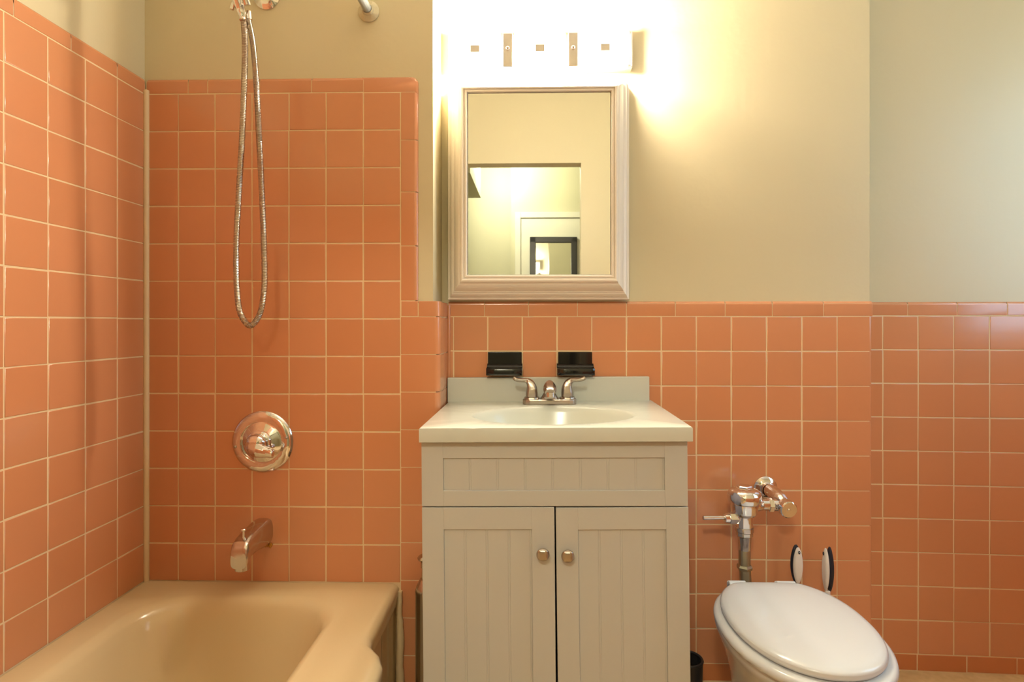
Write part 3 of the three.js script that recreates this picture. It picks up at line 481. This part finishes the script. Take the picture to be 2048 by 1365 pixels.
{ // centreset faucet
  const z = 0.078, c = P(1099, 807, z); const t = thing('sink_faucet', 'brushed nickel two handle faucet on the vanity top', 'faucet', [c.x, TOPY + ROLL * (c.x - TOPCX) - 0.0005, z]); t.rotation.z = ROLL;
  const w = 0.078, s = new THREE.Shape(), r = 0.024; s.absarc(-w + r, 0, r, Math.PI / 2, Math.PI * 1.5); s.lineTo(w - r, -r); s.absarc(w - r, 0, r, -Math.PI / 2, Math.PI / 2); s.closePath();
  const bg = new THREE.ExtrudeGeometry(s, { depth: 0.011, bevelEnabled: true, bevelSize: 0.003, bevelThickness: 0.003, bevelSegments: 3, curveSegments: 20 }); bg.rotateX(-Math.PI / 2); bg.translate(0, 0.003, 0);
  mesh('base', toCreasedNormals(bg, 0.6), M.nickel, t);
  for (const q of [-1, 1]) {
    const h = new THREE.Group(); h.name = 'handle'; h.position.set(q * 0.0535, 0.016, 0); t.add(h);
    mesh('collar', toCreasedNormals(lathe([[0.0225, 0], [0.0235, 0.002], [0.0225, 0.006], [0.0175, 0.0075], [0.0165, 0.0095]], 36), 0.6), M.nickel, h);
    // bell that leans outward at the top and runs on into the lever
    const pts = [[0, 0.008], [-0.0005, 0.020], [-0.001, 0.032], [0.002, 0.044], [0.008, 0.053], [0.017, 0.057], [0.030, 0.0570], [0.042, 0.0580], [0.050, 0.0610], [0.055, 0.0640]].map(p => V(q * p[0], p[1], 0.002)), rad = [0.0178, 0.0176, 0.0160, 0.0132, 0.0102, 0.0075, 0.0060, 0.0062, 0.0064, 0.0042];
    mesh('lever', taperTube(pts, rad, 44, 24, 1.0), M.nickel, h);
  }
  // spout: skirted body, then an egg-shaped nose facing out
  const k = []; for (const [y, zz, rx, rz] of [[0.010, 0.002, 0.031, 0.019], [0.018, 0.002, 0.027, 0.018], [0.028, 0.005, 0.021, 0.018], [0.038, 0.010, 0.0165, 0.018], [0.046, 0.016, 0.0150, 0.019], [0.052, 0.022, 0.014, 0.018]]) k.push(ringAt(V(0, y, zz), V(1, 0, 0), V(0, 0, -1), rx, rz, 28, 2.3));
  mesh('spout_body', loft(k, { capStart: true, capEnd: true }), M.nickel, t);
  const e = []; for (let i = 0; i <= 16; i++) { const f = i / 16, q = Math.sin(Math.PI * Math.min(0.985, 0.20 + 0.80 * f)), d = V(0, lerp(0.044, 0.072, f * f * 0.4 + f * 0.6), lerp(0.078, 0.018, f)); e.push(ringAt(d, V(1, 0, 0), V(0, 0.85, 0.5), 0.0195 * Math.pow(q, 0.55), 0.0175 * Math.pow(q, 0.55), 26)); }
  mesh('spout', loft(e, { capStart: true, capEnd: true }), M.nickel, t);
  mesh('aerator', cyl(V(0, 0.028, 0.073), V(0, 0.044, 0.070), 0.0135), M.chromeWorn, t);
  mesh('lift_rod', merge([cyl(V(0, 0.01, -0.019), V(0, 0.05, -0.019), 0.0025), cyl(V(0, 0.05, -0.019), V(0, 0.058, -0.019), 0.005)]), M.nickel, t);
}
// ---------------------------------------------------------------- toilet
{
  const cx = 0.626, zH = 0.235, ty = 0.405;
  const t = thing('toilet', 'white toilet with closed lid under the chrome flush valve', 'toilet', [cx, 0, 0]);
  // egg outline: back flat, widest past the middle
  const egg = (a, z0, z1, y, n = 80) => { const r = [], zm = lerp(z0, z1, 0.46); for (let i = 0; i < n; i++) { const q = i / n * 2 * Math.PI, c = Math.cos(q), s = Math.sin(q), p = s < 0 ? 2.25 : 2.12; const x = Math.sign(c) * Math.pow(Math.abs(c), 2 / p) * a; let zz = Math.sign(s) * Math.pow(Math.abs(s), 2 / p); if (s < 0) { zz *= 1.11; const k = Math.max(0, -zz - 0.94); if (k > 0) zz = -0.94 - 0.06 * (1 - Math.exp(-k / 0.06)); } r.push(V(x, y, zm + (s < 0 ? zz * (zm - z0) : zz * (z1 - zm)))); } return r.reverse(); };
  const stack = (defs) => loft(defs.map(d => egg(...d)), { capStart: true, capEnd: true, crease: 1.0 });
  mesh('bowl', stack([[0.118, 0.19, 0.54, 0.004], [0.121, 0.187, 0.543, 0.012], [0.108, 0.19, 0.53, 0.05], [0.100, 0.17, 0.52, 0.12], [0.108, 0.155, 0.54, 0.20], [0.130, 0.15, 0.57, 0.27], [0.150, 0.155, 0.61, 0.315], [0.164, 0.17, 0.635, 0.345], [0.170, 0.185, 0.646, 0.362], [0.170, 0.187, 0.646, 0.372], [0.164, 0.192, 0.640, 0.379]]), M.porcelain, t);
  mesh('seat_ring', stack([[0.172, 0.228, 0.648, 0.3795], [0.178, 0.222, 0.654, 0.382], [0.1815, 0.219, 0.657, 0.389], [0.1795, 0.221, 0.655, 0.397], [0.173, 0.227, 0.648, 0.4015], [0.16, 0.24, 0.635, 0.403]]), M.seat, t);
  mesh('lid', stack([[0.154, 0.240, 0.628, 0.4035], [0.161, 0.233, 0.635, 0.406], [0.1645, 0.230, 0.638, 0.412], [0.1635, 0.231, 0.637, 0.418], [0.158, 0.236, 0.632, 0.423], [0.145, 0.248, 0.618, 0.427], [0.11, 0.28, 0.58, 0.4305], [0.055, 0.35, 0.51, 0.432]]), M.seat, t);
  for (const [x, w] of [[-0.072, 0.046], [0.060, 0.050]]) mesh('hinge', merge([box(x - w / 2, x + w / 2, 0.386, 0.414, 0.204, 0.236, 0.005), cyl(V(x - w / 2, 0.409, 0.224), V(x + w / 2, 0.409, 0.224), 0.011)]), M.seat, t);
  const inlet = []; for (const [z, y, r] of [[0.24, 0.25, 0.06], [0.18, 0.25, 0.052], [0.14, 0.25, 0.045], [0.10, 0.25, 0.040], [0.085, 0.25, 0.038], [0.08, 0.25, 0.03]]) inlet.push(ringAt(V(0.0, y, z), V(1, 0, 0), V(0, 1, 0), r * 0.9, r, 24));
  mesh('inlet_horn', loft(inlet, { capStart: true, capEnd: true }), M.porcelain, t);
}
{ // flush valve
  const z = 0.100, c = P(1489, 1000, z), Y = (py) => P(1489, py, z).y, X = (px) => P(px, 1000, z).x;
  const t = thing('flush_valve', 'chrome exposed flush valve with side handle above the toilet', 'flush valve', [c.x, 0.27, z]);
  const y = py => Y(py) - 0.27, x = px => X(px) - c.x, k = (X(1589) - X(1489)) / 100;
  const L = (pts, seg = 44) => toCreasedNormals(lathe(pts.map(([r, py]) => [Math.max(0.0001, r * k), y(py)]), seg), 0.5);
  mesh('valve_cap', L([[0, 1006], [29, 1006], [31.5, 1003], [33, 997], [33, 990], [32, 987], [30, 983], [25, 979], [16, 976], [12, 975], [0, 975]]), M.chrome, t);
  mesh('cap_nut', L([[15, 977], [15, 973], [13, 971.5], [0, 971.5]], 6), M.chrome, t);
  mesh('valve_body', L([[0, 1056], [15.5, 1056], [16, 1052], [16, 1033], [18, 1031], [22, 1029.5], [25, 1025], [26, 1014], [27, 1009], [27, 1004], [0, 1004]]), M.chrome, t);
  mesh('vacuum_breaker', L([[11, 1102], [12, 1098], [13, 1078], [14.5, 1073], [16.5, 1071], [16.5, 1064], [18, 1062.5], [18, 1055], [16, 1054]]), M.chromeWorn, t);
  mesh('flush_tube', merge([L([[11.2, 1142], [11.5, 1098], [11, 1097]]), L([[11, 1141], [14.5, 1139], [15.5, 1134], [13.5, 1130], [11, 1129]], 6), taperTube([V(0.001, y(1136), 0), V(0.002, y(1155), 0.001), V(0.004, y(1180), 0.003), V(0.002, 0.022, 0.0)], [0.0165, 0.0165, 0.0165, 0.0165], 24, 20)]), M.brass, t);
  const yh = y(1036);
  const h = new THREE.Group(); h.name = 'flush_handle'; t.add(h);
  mesh('grip', merge([cyl(V(x(1404), yh + 0.002, 0.01), V(x(1450), yh + 0.002, 0.006), 0.0066, 24, 0.0056)]), M.chrome, h);
  mesh('packing_nut', merge([cyl(V(x(1447), yh, 0.006), V(x(1457), yh, 0.005), 0.0135, 24, 0.015), cyl(V(x(1457), yh, 0.005), V(x(1475), yh, 0.004), 0.0165, 6)]), M.chrome, h);
  const yt = y(1010);
  mesh('tailpiece', merge([cyl(V(0.02, yt, 0), V(x(1525), yt, 0), 0.0235, 30, 0.017), cyl(V(x(1520), yt, 0), V(x(1545), yt, 0), 0.0165), cyl(V(x(1536), yt, 0), V(x(1546), yt, 0), 0.020, 6), cyl(V(x(1545), yt, 0), V(x(1566), yt, 0), 0.018)]), M.chrome, t);
  const s = new THREE.Group(); s.name = 'control_stop'; t.add(s);
  const sx = x(1566), sb = taperTube([V(sx - 0.012, yt + 0.022, -z + 0.02), V(sx - 0.008, yt + 0.022, -0.06), V(sx - 0.004, yt + 0.014, -0.02), V(sx, yt + 0.002, 0.0)], [0.02, 0.02, 0.022, 0.0235], 24, 24);
  mesh('stop_body', merge([sb, cyl(V(sx, yt, -0.022), V(sx + 0.001, yt - 0.002, 0.024), 0.0235)]), M.chrome, s);
  mesh('stop_cap', merge([cyl(V(sx, yt - 0.001, 0.022), V(sx + 0.001, yt - 0.003, 0.040), 0.0265, 30, 0.025, 0.003), cyl(V(sx, yt - 0.002, 0.038), V(sx, yt - 0.003, 0.042), 0.005)]), M.chrome, s);
  const ef = toCreasedNormals(lathe([[0.036, 0], [0.036, 0.004], [0.030, 0.010], [0.021, 0.014], [0.020, 0.03]], 40), 0.6); ef.rotateX(Math.PI / 2); ef.translate(sx - 0.012, yt + 0.022, -z + 0.001); mesh('wall_flange', ef, M.chrome, s);
}
// ---------------------------------------------------------------- brush and plunger behind the toilet
function handleTool(name, label, category, px, py0, py1, turn, z, foot) {
  const a = P(px, py0, z), b = P(px, py1, z), L = a.y - b.y; const t = thing(name, label, category, [a.x, 0, z], 'cleaning tools standing behind the toilet');
  const g = new THREE.Group(); g.name = 'handle'; g.position.y = b.y; g.rotation.y = turn; t.add(g);
  const sec = (wx, wz, dz) => { const k = []; for (let i = 0; i <= 22; i++) { const f = i / 22, q = Math.pow(Math.sin(Math.PI * lerp(0.02, 0.98, f)), 0.55); k.push(ringAt(V(0, f * L, dz), V(1, 0, 0), V(0, 0, -1), wx * q, wz * q, 20)); } return loft(k, { capStart: true, capEnd: true }); };
  const back = mesh('grip_back', sec(0.0165, 0.010, -0.0065), M.navy, g);
  const fr = sec(0.0148, 0.0085, 0.0055); fr.scale(1, 0.95, 1); fr.translate(0, L * 0.02, 0); mesh('grip_front', fr, M.brushWhite, g);
  const hole = new THREE.TorusGeometry(0.0028, 0.0011, 8, 18); hole.scale(0.8, 1.4, 1); hole.translate(0, L * 0.86, 0.0128); mesh('hanging_hole', hole, M.navy, g);
  mesh('shaft', cyl(V(0, 0.06, 0), V(0, b.y + 0.004, 0), 0.0075), foot === 'plunger' ? M.brushWhite : M.navy, t);
  if (foot === 'plunger') mesh('rubber_cup', lathe([[0.040, 0.001], [0.042, 0.004], [0.040, 0.03], [0.032, 0.055], [0.018, 0.07], [0.012, 0.085], [0.0001, 0.086]], 36), M.plasticBlack, t);
  else mesh('brush_pot', lathe([[0.0001, 0.001], [0.037, 0.001], [0.039, 0.004], [0.041, 0.10], [0.039, 0.102], [0.037, 0.1], [0.035, 0.02], [0.0001, 0.018]], 36), M.brushWhite, t);
}
handleTool('toilet_brush', 'white and navy toilet brush handle with a hole, face turned outward', 'brush', 1594, 1092, 1168, 0.07, 0.075, 'brush');
handleTool('toilet_plunger', 'white and navy plunger handle seen edge on beside the toilet brush', 'plunger', 1655, 1095, 1184, -1.5, 0.075, 'plunger');

// ---------------------------------------------------------------- steel canister and black holder beside the vanity
{
  const z = 0.20, c = P(851, 1170, z), k = P(951, 1170, z).x - c.x, Y = py => P(851, py, z).y, t = thing('steel_canister', 'brushed steel canister with capped neck standing between tub and vanity', 'canister', [c.x, 0, z]);
  const r = p => p * k / 100;
  mesh('canister_body', toCreasedNormals(lathe([[0.0001, 0.001], [r(21), 0.001], [r(21), 0.006], [r(20), 0.012], [r(20), Y(1185)], [r(20.5), Y(1182)], [r(18), Y(1172)], [r(11), Y(1158)], [r(9), Y(1157)], [0.0001, Y(1157)]], 40), 0.6), M.steel, t);
  mesh('neck', toCreasedNormals(lathe([[r(8), Y(1158)], [r(7), Y(1136)], [r(9), Y(1135)], [r(9), Y(1124)], [r(6), Y(1122)], [r(6), Y(1116)]], 32), 0.6), M.steel, t);
  mesh('cap', toCreasedNormals(lathe([[r(6), Y(1121)], [r(15), Y(1119)], [r(16), Y(1116)], [r(14), Y(1113)], [r(7), Y(1109)], [r(3), Y(1107)], [0.0001, Y(1107)]], 32), 0.6), M.steel, t);
}
{
  const z = 0.17, e = P(1405, 1330, z), r = 0.040, top = P(1395, 1318, z).y, t = thing('black_holder', 'small black round holder standing on the floor beside the vanity', 'holder', [e.x - r, 0, z]);
  mesh('cup', toCreasedNormals(lathe([[0.0001, 0.001], [r - 0.004, 0.001], [r - 0.003, 0.004], [r, top - 0.004], [r - 0.001, top], [r - 0.004, top], [r - 0.005, top - 0.004], [r - 0.006, 0.01], [0.0001, 0.008]], 40), 0.6), M.plasticBlack, t);
  const rim = new THREE.TorusGeometry(r - 0.002, 0.004, 10, 40); rim.rotateX(Math.PI / 2); rim.translate(0, top - 0.002, 0); mesh('rim', rim, M.plasticBlack, t);
}
renderer.render(scene, camera);
